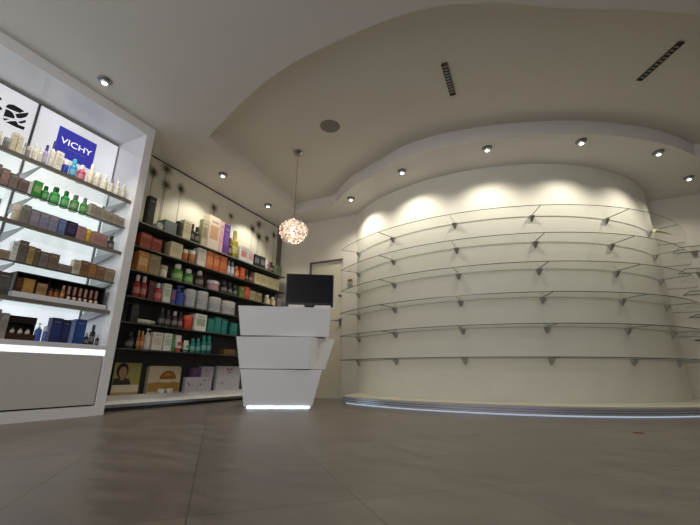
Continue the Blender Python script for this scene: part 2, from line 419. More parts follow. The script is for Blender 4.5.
def strip(pts, w, x, mb):
    for (a, b), (c, d_) in zip(pts[:-1], pts[1:]):
        dv = Vector((c-a, d_-b)).normalized(); nv = Vector((-dv.y, dv.x))*w
        mb.add([(x,a-nv.x,b-nv.y),(x,c-nv.x,d_-nv.y),(x,c+nv.x,d_+nv.y),(x,a+nv.x,b+nv.y)], [(0,1,2,3)])
for pts in ([(.977,2.215),(.985,2.243),(1.01,2.259),(1.045,2.258),(1.075,2.252),(1.053,2.223),(1.007,2.216)], [(.979,2.195),(1.0,2.198),(1.018,2.193),(1.034,2.171),(1.032,2.156),(1.0,2.147),(.979,2.141)],
            [(1.040,2.198),(1.076,2.231),(1.105,2.256),(1.104,2.235),(1.098,2.216),(1.075,2.187),(1.054,2.176)], [(1.064,2.144),(1.085,2.168),(1.104,2.189),(1.105,2.168),(1.083,2.144)],
            [(1.006,2.10),(1.03,2.125),(1.053,2.141),(1.069,2.122),(1.105,2.129),(1.104,2.103),(1.06,2.098)], [(.976,2.117),(1.01,2.133),(.99,2.106)],
            [(.86,2.225),(.895,2.251),(.926,2.266),(.937,2.254),(.912,2.226)], [(.87,2.16),(.911,2.183),(.942,2.194),(.956,2.183),(.934,2.154)]):
    my, mz = sum(p[0] for p in pts)/len(pts), sum(p[1] for p in pts)/len(pts)
    poly([(my+(a-my)*1.14, mz+(b-mz)*1.14) for a, b in pts], SX+.0006, 'leaf_mark', INKS, s1)
hold(s1)
s2 = sign(1.164, 1.817, 'backlit white sign with a blue square reading VICHY')
MB().box(SX-.0003, SX+.002, 1.325, 1.628, 2.03, 2.29).build('blue_square', glow('sign_blue', lin('3a3aa8'), .55, .06, 3, base=lin('34349a')), s2)
WT = glow('sign_white', (.9, .9, 1.), .75)
text('VICHY', .076, 1.478, 2.172, SX+.003, WT, s2, 1.12, .0002)
text('LABORATOIRES', .018, 1.478, 2.118, SX+.003, mat('9a9ad0', .5), s2, 1.25)
for ch in s2.children:
    pass
hold(s2)

# ---------------------------------------------------------------- dark shelving on the left wall
ds = empty('wall_shelving', 'dark wall shelving with six slim shelves and a white base platform', 'shelving', None, (-3.29, 3.1, 0))
DY0, DY1 = 1.90, 4.37
MB().box(XW+.0005, XW+.008, DY0, DY1, .075, 1.70).build('back_panel', DARK, ds)
DISPZ = [1.665, 1.43, 1.205, .965, .735, .508]
for i, z in enumerate(DISPZ):
    s = MB().box(XW+.0085, -3.19, DY0, DY1, z-.012, z).build('shelf', mat('55584f', .2, var=.06) if i == 0 else DARKSHELF, ds)
    MB().box(-3.1895, -3.187, DY0, DY1, z-.012, z).build('front_edge', mat('8d9284', .2) if i == 0 else mat('45473f', .25), s)
for y0, y1 in ((1.90, 2.925), (2.93, 4.37)):
    MB().hexa([(XW+.0085,y0,.052),(-3.185,y0,.052),(-3.185,y1,.052),(XW+.0085,y1,.052)][::1], [(XW+.0085,y0,.115),(-3.29,y0,.115),(-3.29,y1,.115),(XW+.0085,y1,.115)]).build('platform', mat('dcdad6', .4, var=.02), ds, bevel=.002)
MB().box(XW+.0085, -3.18, DY0, DY1, .028, .0515).build('platform_edge', STEEL, ds)
MB().box(XW+.0085, -3.22, DY0, DY1, .0005, .0275).build('plinth', BLACK, ds)
hold(ds)

# ---------------------------------------------------------------- goods
def mixhex(a, b, k): return ''.join('%02x' % round(int(a[i:i+2], 16)*(1-k)+int(b[i:i+2], 16)*k) for i in (0, 2, 4))
def product(kind, xf, y0, y1, z, h, c1, c2, label, group, dmax):
    w = y1-y0; yc = (y0+y1)/2; z += .0006
    c3 = mixhex(c1, 'efe9dc', .45); c4 = mixhex(c1, c2, .6)
    A, B = mat(c1, .45, var=.12, scale=60), mat(c2, .4, var=.12, scale=60)
    if kind == 'box':
        d = min(dmax*.8, max(.045, w*.8))
        o = MB().box(xf-d, xf, y0, y1, z, z+h).build('carton', A, bevel=.0012)
        p = MB(); za, zb = z+h*.30, z+h*.72; e = .0006
        p.box(xf+.0001, xf+e, y0+w*.12, y1-w*.12, za, zb); p.build('printed_label', mat(c4, .45, var=.2, scale=90), o)
        q = MB().box(xf+.0001, xf+e, y0+w*.2, y1-w*.2, z+h*.80, z+h*.86); q.build('printed_title', mat(mixhex(c1, 'e8e4d8' if sum(lin(c1)) < 1 else '55504a', .35), .5), o)
        cat = 'box'
    elif kind == 'bottle':
        r = min(w/2, dmax*.45); cx = xf-r; hb = h*.70; ry = (w/2)/r
        o = MB().lathe([(r*.9,0),(r,.02*h),(r,hb*.80),(r*.88,hb*.92),(r*.5,hb),(r*.46,hb+.004)], cx, yc, z, 18, ry=ry).build('bottle', A, smooth=True)
        MB().lathe([(r*.56,hb+.0045),(r*.56,h*.93),(r*.5,h),(r*.2,h)], cx, yc, z, 16, ry=ry).build('cap', B, o, smooth=True)
        MB().lathe([(r*1.012,hb*.25),(r*1.012,hb*.62)], cx, yc, z, 18, ry=ry).build('label_band', mat(c3, .5, var=.25, scale=90) , o, smooth=True)
        cat = 'bottle'
    elif kind == 'jar':
        r = min(w/2, dmax*.45); cx = xf-r; ry = (w/2)/r
        o = MB().lathe([(r*.85,0),(r*.97,.05*h),(r*.97,h*.62),(r*.9,h*.66)], cx, yc, z, 20, ry=ry).build('jar', A, smooth=True)
        MB().lathe([(r,h*.665),(r,h*.90),(r*.86,h*.97),(r*.4,h)], cx, yc, z, 20, ry=ry).build('lid', B, o, smooth=True)
        cat = 'jar'
    elif kind == 'canister':
        r = min(w/2, dmax*.45); cx = xf-r; ry = (w/2)/r
        o = MB().lathe([(r*.94,0),(r,.03*h),(r,h*.80),(r*.97,h*.81)], cx, yc, z, 24, ry=ry).build('canister', A, smooth=True)
        MB().lathe([(r*1.0,h*.815),(r*1.0,h*.96),(r*.92,h),(r*.4,h)], cx, yc, z, 24, ry=ry).build('lid', B, o, smooth=True)
        MB().lathe([(r*1.01,h*.22),(r*1.01,h*.58)], cx, yc, z, 24, ry=ry).build('label_band', mat('aeb0b4', .5, var=.25, scale=70), o, smooth=True)
        cat = 'canister'
    elif kind == 'pump':
        r = min(w/2, dmax*.45); cx = xf-r; hb = h*.72; ry = (w/2)/r
        o = MB().lathe([(r*.9,0),(r,.02*h),(r,hb*.82),(r*.7,hb*.95),(r*.35,hb)], cx, yc, z, 18, ry=ry).build('pump_bottle', A, smooth=True)
        p = MB().lathe([(r*.42,hb+.0005),(r*.42,hb+h*.07),(r*.14,hb+h*.08),(r*.14,h*.93),(r*.3,h*.935),(r*.3,h)], cx, yc, z, 14)
        p.bar((cx, yc, z+h*.965), (cx+r*.75, yc+r*.35, z+h*.94), r*.12)
        p.build('pump_head', B, o, smooth=True); cat = 'bottle'
    elif kind == 'tube':
        r = min(w/2, dmax*.4); cx = xf-r; n = 16
        vs = []; 
        for t in (0, .35, .7, 1.):
            for k in range(n):
                a = 2*PI*k/n; sq = 1-.93*t
                vs.append((cx+r*math.cos(a)*sq, yc+(w/2)*math.sin(a)*(1-.04*t), z+h*.22+h*.78*t))
        fs = [(j*n+k, j*n+(k+1) % n, (j+1)*n+(k+1) % n, (j+1)*n+k) for j in range(3) for k in range(n)]+[tuple(range(n-1,-1,-1)), tuple(range(3*n, 4*n))]
        o = MB().add(vs, fs).build('tube', A, smooth=True)
        MB().lathe([(r*.8,0),(r*.8,h*.2),(r*.7,h*.2195)], cx, yc, z, 16, ry=(w/2)/r).build('cap', B, o, smooth=True)
        MB().box(xf-.003, xf+.0012, yc-w*.28, yc+w*.28, z+h*.36, z+h*.58).build('printed_label', B, o); cat = 'tube'
    elif kind == 'roll':
        r = min(w, h)/2; o = MB().lathe([(r*.8,-.13),(r,-.12),(r,-.008),(r*.9,0),(r*.62,-.004),(r*.6,0),(r*.3,-.004),(r*.28,0)], xf, yc, z+r, 20, axis='x').build('towel_roll', mat(c1, .95, var=.1, scale=120, bump=.5), smooth=True); cat = 'towel'
    elif kind == 'reflection':
        t = .003; d = .13; p = MB(); p.box(xf-d, xf, y0, y1, z, z+t); p.box(xf-t, xf, y0, y1, z+t, z+h); p.box(xf-d, xf-d+t, y0, y1, z+t, z+h)
        p.box(xf-d+t, xf-t, y0, y0+t, z+t, z+h); p.box(xf-d+t, xf-t, y1-t, y1, z+t, z+h); o = p.build('reflection', A)
        MB().box(xf-d*.8, xf-d*.2, y0+w*.1, y1-w*.1, z+t, z+h*.85).build('liner', B, o); cat = 'reflection'
    elif kind == 'lyingtube':
        r = min(h/2, .022); o = MB().lathe([(r*.8,0),(r,.01),(r,w*.72),(r*.9,w*.74)], xf-r-.004, y0, z+r, 18, axis='y').build('tube', A, smooth=True)
        MB().lathe([(r*.92,w*.745),(r*.92,w*.97),(r*.7,w)], xf-r-.004, y0, z+r, 16, axis='y').build('cap', B, o, smooth=True); cat = 'tube'
    tag(o, label, cat, group); settle(o, (xf-.02, yc, z))
    return o

ROWS = [(-3.045,
  1.735,
  'products on the white bay top shelf',
  0.24,
  [('bottle', 0.854, 0.885, 0.131, 'd8d2c0', 'f0ede6', 'cream bottle with a white cap on the white bay top shelf'),
   ('bottle', 0.89, 0.917, 0.122, 'cfc9ba', 'f0ede6', 'pale stone bottle with a white cap on the white bay top shelf'),
   ('jar', 0.922, 0.955, 0.098, '77777c', 'a0a0a4', 'dark grey lidded jar on the white bay top shelf'),
   ('box', 0.961, 0.988, 0.153, 'ddd3b8', 'c9bd9f', 'tall cream carton on the white bay top shelf'),
   ('box', 0.992, 1.023, 0.149, 'e3dcc6', 'cfc5a8', 'cream carton shorter than its neighbour on the white bay top shelf'),
   ('bottle', 1.029, 1.046, 0.112, 'c9c2b2', '9b9a9c', 'slim beige bottle with a grey cap on the white bay top shelf'),
   ('jar', 1.052, 1.079, 0.105, '9c9892', 'd4d0c8', 'small grey jar with a pale lid on the white bay top shelf'),
   ('bottle', 1.085, 1.112, 0.145, 'e8dfc2', 'f2efe8', 'ivory bottle with a white cap on the white bay top shelf'),
   ('bottle', 1.118, 1.143, 0.136, 'e5dcc0', 'f2efe8', 'short ivory bottle with a white cap on the white bay top shelf'),
   ('bottle', 1.149, 1.181, 0.174, 'a9a2c4', '4a3f8e', 'lilac bottle with a violet cap on the white bay top shelf'),
   ('bottle', 1.187, 1.22, 0.232, 'ece8dc', '3c3180', 'white bottle with a dark purple cap on the white bay top shelf'),
   ('box', 1.226, 1.273, 0.165, 'f0ece2', 'c8bfae', 'white carton in front of the blue sign on the white bay top shelf'),
   ('jar', 1.283, 1.328, 0.128, '2c49b8', 'f0f0f2', 'round blue jar with a white lid on the white bay top shelf'),
   ('bottle', 1.335, 1.385, 0.168, '2f9ccf', '49c3d8', 'turquoise bottle with a light blue cap on the white bay top shelf'),
   ('bottle', 1.393, 1.452, 0.149, 'c4476f', 'f4eef0', 'rounded pink bottle with a white cap on the white bay top shelf'),
   ('bottle', 1.467, 1.514, 0.195, 'e6e0c9', 'f4f2ea', 'ivory bottle with a tapered white cap on the white bay top shelf'),
   ('jar', 1.521, 1.569, 0.142, 'dcd5c4', 'f0eee6', 'squat ivory jar with a white lid on the white bay top shelf'),
   ('bottle', 1.581, 1.627, 0.154, 'e2dcbf', 'f4f2ea', 'pale yellow bottle with a white cap on the white bay top shelf'),
   ('bottle', 1.639, 1.677, 0.144, 'cfc8b2', '8b8a88', 'beige bottle with a grey cap on the white bay top shelf'),
   ('bottle', 1.69, 1.73, 0.151, 'd9d3c3', 'f4f2ea', 'cream bottle with a rounded white cap on the white bay top shelf'),
   ('bottle', 1.743, 1.788, 0.149, 'cbc5b7', 'efece4', 'pale stone bottle beside the right side panel on the white bay top shelf')]),
 (-3.045,
  1.49,
  'products on the white bay second shelf',
  0.24,
  [('box', 0.899, 0.955, 0.136, '8b8177', '7a6f68', 'grey brown carton on the white bay second shelf'),
   ('box', 0.961, 1.004, 0.121, '9a8378', 'b8897c', 'brown carton with a pinkish label on the white bay second shelf'),
   ('box', 1.008, 1.053, 0.109, '8c7f78', '77706c', 'taupe carton on the white bay second shelf'),
   ('box', 1.059, 1.114, 0.095, '7e6d69', '6f605d', 'mauve brown carton on the white bay second shelf'),
   ('box', 1.118, 1.137, 0.104, 'f0eee8', 'd8d6d0', 'narrow white carton on the white bay second shelf'),
   ('box', 1.142, 1.195, 0.121, '2f9a3c', 'dcd59a', 'green carton with a cream label on the white bay second shelf'),
   ('bottle', 1.201, 1.249, 0.113, '2fa040', '2a7a34', 'stout green bottle with a dark green cap on the white bay second shelf'),
   ('bottle', 1.258, 1.324, 0.136, '31b046', '2f8a3c', 'wide bright green bottle with a tapered cap on the white bay second shelf'),
   ('bottle', 1.331, 1.386, 0.135, '2fae45', '3d9a4a', 'round shouldered bright green bottle on the white bay second shelf'),
   ('bottle', 1.396, 1.457, 0.133, '4d9a44', '9aa79a', 'olive green bottle with a grey cap on the white bay second shelf'),
   ('bottle', 1.466, 1.516, 0.136, '3f9a3c', 'a8aca6', 'slim green bottle with a grey cap on the white bay second shelf'),
   ('box', 1.528, 1.57, 0.11, 'b3aa98', '8f877a', 'beige carton beside the green bottles on the white bay second shelf'),
   ('box', 1.575, 1.618, 0.103, 'aaa192', '8a8276', 'putty carton on the white bay second shelf'),
   ('box', 1.622, 1.666, 0.097, 'b5ad9d', '8f877a', 'light putty carton on the white bay second shelf'),
   ('box', 1.671, 1.712, 0.094, 'a59c8e', '837b70', 'stone grey carton on the white bay second shelf'),
   ('box', 1.717, 1.759, 0.09, 'aca496', '8a8276', 'pale grey carton on the white bay second shelf'),
   ('box', 1.764, 1.806, 0.085, 'a0988b', '7d766c', 'grey carton beside the right side panel on the white bay second shelf')]),
 (-3.045,
  1.27,
  'products on the white bay third shelf',
  0.24,
  [('box', 0.938, 0.999, 0.128, '9c968f', '7d7874', 'grey carton on the white bay third shelf'),
   ('jar', 1.074, 1.121, 0.134, 'cfc3a8', 'e3d9c3', 'beige canister with a rounded lid on the white bay third shelf'),
   ('box', 1.125, 1.167, 0.144, '8a857f', '77726d', 'tall grey carton on the white bay third shelf'),
   ('box', 1.171, 1.224, 0.131, '8d8a98', 'a09cab', 'lilac grey carton at the left of the run on the white bay third shelf'),
   ('box', 1.228, 1.282, 0.131, '928f9d', '8486a8', 'lilac grey carton in the middle of the run on the white bay third shelf'),
   ('box', 1.286, 1.34, 0.131, '9995a5', '7f86b4', 'lilac grey carton at the right of the run on the white bay third shelf'),
   ('box', 1.345, 1.393, 0.13, '6478a8', '8090b8', 'blue carton on the white bay third shelf'),
   ('box', 1.4, 1.47, 0.131, '2a2140', '5d4a7c', 'dark purple carton with sparkles on the white bay third shelf'),
   ('box', 1.475, 1.535, 0.12, 'b98f8f', 'a47f80', 'dusty pink carton beside the purple carton on the white bay third shelf'),
   ('jar', 1.541, 1.587, 0.12, 'cda93c', 'e0c45c', 'yellow jar with a gold lid on the white bay third shelf'),
   ('box', 1.592, 1.649, 0.115, 'b98a88', 'a47a7a', 'dusty pink carton beside the yellow jar on the white bay third shelf'),
   ('box', 1.653, 1.709, 0.11, 'b58a86', 'a27a78', 'dusty pink carton beside the dark bottle on the white bay third shelf'),
   ('bottle', 1.721, 1.776, 0.125, '24262c', '3a3c44', 'black bottle on the white bay third shelf')]),
 (-3.045,
  1.01,
  'products on the white bay fourth shelf',
  0.24,
  [('box', 1.001, 1.059, 0.084, '9c8d78', '85775f', 'sand carton on the white bay fourth shelf'),
   ('box', 1.063, 1.115, 0.061, 'a08e74', '8a795f', 'low sand brown carton on the white bay fourth shelf'),
   ('box', 1.12, 1.153, 0.136, 'e8e8e6', 'd0d0ce', 'tall white carton on the white bay fourth shelf'),
   ('box', 1.157, 1.206, 0.154, '6f6a64', '5d5853', 'tall dark grey carton on the white bay fourth shelf'),
   ('box', 1.212, 1.248, 0.13, 'b09a62', '8a7748', 'gold toned carton on the white bay fourth shelf'),
   ('box', 1.252, 1.281, 0.126, '6f5f50', '5c4e42', 'narrow brown carton on the white bay fourth shelf'),
   ('box', 1.285, 1.336, 0.114, '7d766e', '6a645d', 'grey carton on the white bay fourth shelf'),
   ('box', 1.341, 1.404, 0.117, '80715f', '6a5d4e', 'grey brown carton on the white bay fourth shelf'),
   ('box', 1.409, 1.451, 0.057, '8a8077', '756c64', 'low taupe carton beside the grey brown carton on the white bay fourth shelf'),
   ('box', 1.455, 1.495, 0.057, '857a70', '706760', 'low taupe carton beside the white topped carton on the white bay fourth shelf'),
   ('box', 1.501, 1.551, 0.114, 'd0c7b8', '9a8264', 'cream carton on the white bay fourth shelf'),
   ('box', 1.555, 1.611, 0.122, '8a6740', '6f5030', 'brown carton on the white bay fourth shelf'),
   ('box', 1.615, 1.67, 0.114, '9a6c3e', 'b87a3c', 'orange brown carton on the white bay fourth shelf'),
   ('box', 1.675, 1.732, 0.109, '927050', '7a5c40', 'nut brown carton on the white bay fourth shelf'),
   ('box', 1.738, 1.809, 0.106, 'a08d6f', '86755a', 'khaki carton beside the right side panel on the white bay fourth shelf')]),
 (-3.045,
  0.505,
  'products on the white bay counter',
  0.24,
  [('box', 1.11, 1.159, 0.185, '8b8680', '77736d', 'grey carton on the white bay counter'),
   ('box', 1.167, 1.205, 0.166, '9c978e', '86817a', 'stone grey carton on the white bay counter'),
   ('pump', 1.37, 1.411, 0.126, '3f5fae', 'c3cf7c', 'blue bottle with a pale yellow pump on the white bay counter'),
   ('jar', 1.416, 1.444, 0.11, '5c74b4', 'c8ccd8', 'small blue jar with a pale lid on the white bay counter'),
   ('box', 1.451, 1.52, 0.173, '1f2b62', '2d3d86', 'navy carton on the white bay counter'),
   ('box', 1.524, 1.572, 0.167, '1b2350', '2a3a80', 'dark navy carton on the white bay counter'),
   ('box', 1.577, 1.606, 0.173, '6f86bc', '8da0cc', 'narrow light blue carton on the white bay counter'),
   ('box', 1.612, 1.682, 0.183, '1c3f80', '2a5aa8', 'deep blue carton on the white bay counter'),
   ('bottle', 1.69, 1.722, 0.088, '1a1a1c', 'c9c2b2', 'short black tester with a pale cap on the white bay counter'),
   ('bottle', 1.729, 1.766, 0.154, '141416', '2c2c30', 'black bottle on the white bay counter'),
   ('bottle', 1.774, 1.8, 0.081, '201f20', 'd8d0be', 'short black tester with a cream cap on the white bay counter')]),
 (-3.205,
  1.665,
  'products on the dark shelving top shelf',
  0.13,
  [('box', 2.105, 2.18, 0.299, '1c1a1c', '2c292c', 'tall black carton on the dark shelving top shelf'),
   ('roll', 2.224, 2.297, 0.165, 'd8d4cc', 'b8b4ac', 'rolled white towel on the dark shelving top shelf'),
   ('reflection', 2.309, 2.446, 0.128, '7c8582', '5d6562', 'long grey green tray on the dark shelving top shelf'),  # glass reflection put in as a solid open box
   ('jar', 2.458, 2.521, 0.177, '1d1c1a', '34322e', 'black jar on the dark shelving top shelf'),
   ('box', 2.531, 2.629, 0.212, 'd8cfae', 'b5a878', 'cream carton between two black items on the dark shelving top shelf'),
   ('bottle', 2.639, 2.687, 0.208, '1c1b19', '2c2a28', 'slim black bottle on the dark shelving top shelf'),
   ('bottle', 2.698, 2.765, 0.198, '24221f', '3a3732', 'dark brown bottle on the dark shelving top shelf'),
   ('box', 2.775, 2.853, 0.314, 'c8c0a0', '7e7a58', 'patterned cream carton on the dark shelving top shelf'),
   ('box', 2.863, 3.031, 0.404, 'ecdcc6', 'c98a5c', 'large cream carton with a tan print on the dark shelving top shelf'),
   ('box', 3.04, 3.095, 0.386, 'e6b9c4', 'd49aac', 'narrow pink carton on the dark shelving top shelf'),
   ('box', 3.104, 3.194, 0.378, '6b3f96', '8a5fb4', 'purple carton on the dark shelving top shelf'),
   ('bottle', 3.207, 3.27, 0.238, '5c4420', '8a6a34', 'brown bottle with a gold cap on the dark shelving top shelf'),
   ('bottle', 3.282, 3.376, 0.363, 'b0a43c', 'd0c878', 'tall yellow green bottle on the dark shelving top shelf'),
   ('box', 3.403, 3.533, 0.193, 'f0e8e4', 'c85a5c', 'white carton with a red floral print on the dark shelving top shelf'),
   ('box', 3.545, 3.65, 0.192, 'f2ece8', 'd88a90', 'white carton with a pale pink print on the dark shelving top shelf'),
   ('box', 3.67, 3.782, 0.16, '20222a', 'c8c8cc', 'black carton with a white band on the dark shelving top shelf'),
   ('box', 3.792, 3.898, 0.166, '262830', 'd0d0d4', 'dark grey carton with a white band on the dark shelving top shelf'),
   ('tube', 3.92, 4.008, 0.164, 'ece8e4', 'c8a0a4', 'upright white tube on the dark shelving top shelf'),
   ('bottle', 4.031, 4.123, 0.158, '2a1c1c', '4a3232', 'dark bottle on the dark shelving top shelf'),
   ('box', 4.146, 4.278, 0.134, '6c7a58', '55623f', 'small green carton beside the back wall on the dark shelving top shelf')]),
 (-3.205,
  1.43,
  'products on the dark shelving second shelf',
  0.13,
  [('box', 2.086, 2.195, 0.144, 'a3452c', '7c2e1c', 'red orange carton on the dark shelving second shelf'),
   ('box', 2.2, 2.31, 0.132, '94381f', '7c2e1c', 'dark red carton on the dark shelving second shelf'),
   ('box', 2.414, 2.554, 0.164, 'cfc4a0', 'b0a47c', 'cream carton on the dark shelving second shelf'),
   ('jar', 2.573, 2.65, 0.138, 'b56a34', 'd8c8a8', 'orange brown jar with a cream lid on the dark shelving second shelf'),
   ('jar', 2.661, 2.744, 0.154, 'c07a48', 'e4dccc', 'amber jar with a white lid on the dark shelving second shelf'),
   ('box', 2.765, 2.874, 0.213, 'e4e0d6', 'c8b898', 'white carton beside the orange cartons on the dark shelving second shelf'),
   ('box', 2.885, 2.978, 0.23, 'd4733c', 'e89a68', 'orange carton at the left of the orange group on the dark shelving second shelf'),
   ('box', 2.987, 3.078, 0.23, 'cf6c36', 'e89a68', 'orange carton in the middle of the orange group on the dark shelving second shelf'),
   ('box', 3.088, 3.197, 0.219, 'c8652f', 'e08a58', 'orange carton at the right of the orange group on the dark shelving second shelf'),
   ('bottle', 3.219, 3.274, 0.179, 'c8ccd0', '9aa4ac', 'pale grey bottle on the dark shelving second shelf'),
   ('bottle', 3.284, 3.343, 0.185, 'bcc4ca', '8a949c', 'silver grey bottle on the dark shelving second shelf'),
   ('bottle', 3.357, 3.431, 0.155, 'd4622c', 'e8a880', 'orange bottle on the dark shelving second shelf'),
   ('box', 3.442, 3.519, 0.151, 'c85a2a', 'e08a58', 'small orange carton on the dark shelving second shelf'),
   ('bottle', 3.534, 3.602, 0.153, '2c1a14', '3c2820', 'very dark brown bottle on the dark shelving second shelf'),
   ('bottle', 3.621, 3.699, 0.15, '5a2018', '3c1814', 'dark red bottle on the dark shelving second shelf'),
   ('box', 3.719, 3.833, 0.151, 'd6cba6', 'a89a68', 'cream carton beside the dark red bottle on the dark shelving second shelf'),
   ('box', 3.845, 3.965, 0.154, 'd2c7a2', 'a89a68', 'cream carton left of centre in its run on the dark shelving second shelf'),
   ('box', 3.978, 4.098, 0.157, 'cec39e', 'a89a68', 'cream carton right of centre in its run on the dark shelving second shelf'),
   ('box', 4.112, 4.242, 0.159, 'c8bd98', 'a09260', 'cream carton beside the back wall on the dark shelving second shelf')]),
 (-3.205,
  1.205,
  'products on the dark shelving third shelf',
  0.13,
  [('box', 2.097, 2.204, 0.211, 'c98a44', 'e8d4a4', 'orange carton with pale dots on the dark shelving third shelf'),
   ('box', 2.211, 2.327, 0.206, '9a8a68', '80724f', 'khaki carton on the dark shelving third shelf'),
   ('jar', 2.341, 2.441, 0.127, 'd8d0bc', 'c0b498', 'cream jar on the dark shelving third shelf'),
   ('bottle', 2.518, 2.629, 0.186, '5c9a38', 'e8e6d8', 'green bottle with a white cap on the dark shelving third shelf'),
   ('bottle', 2.655, 2.76, 0.166, '4a8a3c', 'e8e6d8', 'dark green bottle with a white cap on the dark shelving third shelf'),
   ('bottle', 2.808, 2.9, 0.181, '3a2018', 'd8c8b8', 'brown bottle with a pale cap on the dark shelving third shelf'),
   ('jar', 2.986, 3.154, 0.121, 'c090a0', 'ece4e4', 'pink jar with a domed white lid on the dark shelving third shelf'),
   ('bottle', 3.178, 3.259, 0.149, '241c20', '4a3a40', 'black bottle with a mauve cap on the dark shelving third shelf'),
   ('bottle', 3.276, 3.343, 0.144, '2a2024', '4a3a40', 'very dark plum bottle on the dark shelving third shelf'),
   ('bottle', 3.36, 3.438, 0.138, '1e2422', '34403c', 'dark green black bottle on the dark shelving third shelf'),
   ('box', 3.465, 3.537, 0.134, '7a8a4c', '5c6a34', 'olive carton on the dark shelving third shelf'),
   ('box', 3.548, 3.631, 0.153, 'c84a2c', 'e07a54', 'red carton on the dark shelving third shelf'),
   ('box', 3.646, 3.753, 0.123, 'a8a080', '8a8260', 'pale green carton on the dark shelving third shelf'),
   ('box', 3.765, 3.879, 0.12, '989070', '7c7452', 'sage carton on the dark shelving third shelf'),
   ('bottle', 3.995, 4.089, 0.134, 'd8c890', 'f0ead8', 'pale yellow bottle with a white cap on the dark shelving third shelf'),
   ('bottle', 4.123, 4.21, 0.129, 'c8bca0', 'e8e0d0', 'cream bottle on the dark shelving third shelf'),
   ('box', 4.233, 4.313, 0.127, '8a8684', '70706e', 'grey carton on the dark shelving third shelf')]),
 (-3.205,
  0.965,
  'products on the dark shelving fourth shelf',
  0.13,
  [('bottle', 2.116, 2.173, 0.211, 'b03c38', 'ecE4dc', 'red bottle with a white cap on the dark shelving fourth shelf'),
   ('bottle', 2.183, 2.242, 0.212, 'a84038', 'ece4dc', 'brick red bottle with a white cap on the dark shelving fourth shelf'),
   ('box', 2.25, 2.313, 0.179, '5c2420', '4a1c1a', 'dark red carton on the dark shelving fourth shelf'),
   ('bottle', 2.328, 2.406, 0.178, 'c83a3c', 'f0e8e4', 'bright red bottle with a white cap on the dark shelving fourth shelf'),
   ('box', 2.416, 2.494, 0.187, 'e0e4d8', '8ab088', 'white carton with a green print on the dark shelving fourth shelf'),
   ('box', 2.501, 2.553, 0.146, '4a4c8a', 'b84a54', 'small blue and red carton on the dark shelving fourth shelf'),
   ('pump', 2.565, 2.683, 0.213, '3a4aa8', '5c6cc0', 'blue pump bottle on the dark shelving fourth shelf'),
   ('canister', 2.698, 2.835, 0.194, 'bfc0c2', 'd4d4d4', 'grey white canister beside the blue pump bottle on the dark shelving fourth shelf'),
   ('canister', 2.849, 3.008, 0.204, 'c4c4c4', 'd8d8d6', 'grey white canister left of centre in its run on the dark shelving fourth shelf'),
   ('canister', 3.03, 3.205, 0.171, 'c8c8c6', 'dcdad6', 'grey white canister right of centre in its run on the dark shelving fourth shelf'),
   ('canister', 3.229, 3.445, 0.163, 'cccac6', 'dedcd8', 'grey white canister beside the white desk on the dark shelving fourth shelf')]),
 (-3.205,
  0.735,
  'products on the dark shelving fifth shelf',
  0.13,
  [('box', 2.118, 2.189, 0.167, '201a1c', '3c3438', 'black carton on the dark shelving fifth shelf'),
   ('lyingtube', 2.197, 2.378, 0.151, 'd8d4cc', 'b0aca4', 'white tube lying on its side on the dark shelving fifth shelf'),
   ('bottle', 2.421, 2.48, 0.171, '1c1a1e', '383438', 'black bottle beside the white tube on the dark shelving fifth shelf'),
   ('bottle', 2.49, 2.548, 0.167, '201c20', '3c383c', 'black bottle beside the dark red bottle on the dark shelving fifth shelf'),
   ('bottle', 2.568, 2.628, 0.164, '2a1a20', 'c8c0c0', 'dark plum bottle with a pale cap on the dark shelving fifth shelf'),
   ('bottle', 2.637, 2.696, 0.164, '4a1e24', '2c1418', 'dark red bottle on the dark shelving fifth shelf'),
   ('jar', 2.716, 2.822, 0.152, 'd0452a', 'e8683c', 'red orange jar on the dark shelving fifth shelf'),
   ('box', 2.837, 2.99, 0.178, 'e4e4dc', '7a9a78', 'white carton with a leaf print on the dark shelving fifth shelf'),
   ('box', 3.014, 3.106, 0.148, '1f7a72', '2c948a', 'teal carton beside the leaf print carton on the dark shelving fifth shelf'),
   ('box', 3.115, 3.206, 0.178, '1d7f78', '2c948a', 'tall teal carton on the dark shelving fifth shelf'),
   ('box', 3.215, 3.307, 0.168, '1a716b', '2c948a', 'dark teal carton on the dark shelving fifth shelf'),
   ('box', 3.359, 3.476, 0.146, '1c7570', '2c948a', 'teal carton beside the white desk on the dark shelving fifth shelf')]),
 (-3.205,
  0.508,
  'products on the dark shelving sixth shelf',
  0.13,
  [('bottle', 2.137, 2.205, 0.145, '1c222c', '343c48', 'black blue bottle on the dark shelving sixth shelf'),
   ('bottle', 2.222, 2.252, 0.164, 'b86c2c', 'd8a050', 'slim amber bottle on the dark shelving sixth shelf'),
   ('bottle', 2.258, 2.291, 0.164, 'c07834', 'd8a858', 'slim orange gold bottle on the dark shelving sixth shelf'),
   ('pump', 2.3, 2.366, 0.202, 'e4dfd4', 'f0ede6', 'white pump bottle on the dark shelving sixth shelf'),
   ('box', 2.374, 2.478, 0.165, 'dedacb', 'c0b8a4', 'wide white carton on the dark shelving sixth shelf'),
   ('box', 2.496, 2.582, 0.166, 'e2e2da', '9ab8a0', 'white carton with a green panel on the dark shelving sixth shelf'),
   ('box', 2.588, 2.621, 0.158, '4a8a4c', '6aa86c', 'narrow green carton on the dark shelving sixth shelf'),
   ('tube', 2.637, 2.734, 0.165, 'e8e0da', 'c84a4c', 'white tube with a red print on the dark shelving sixth shelf'),
   ('tube', 2.751, 2.814, 0.118, 'dce4d8', '5a9a6c', 'short white tube with a green print on the dark shelving sixth shelf'),
   ('bottle', 2.832, 2.892, 0.145, '1f8078', '2a9a90', 'teal bottle beside the short white tube on the dark shelving sixth shelf'),
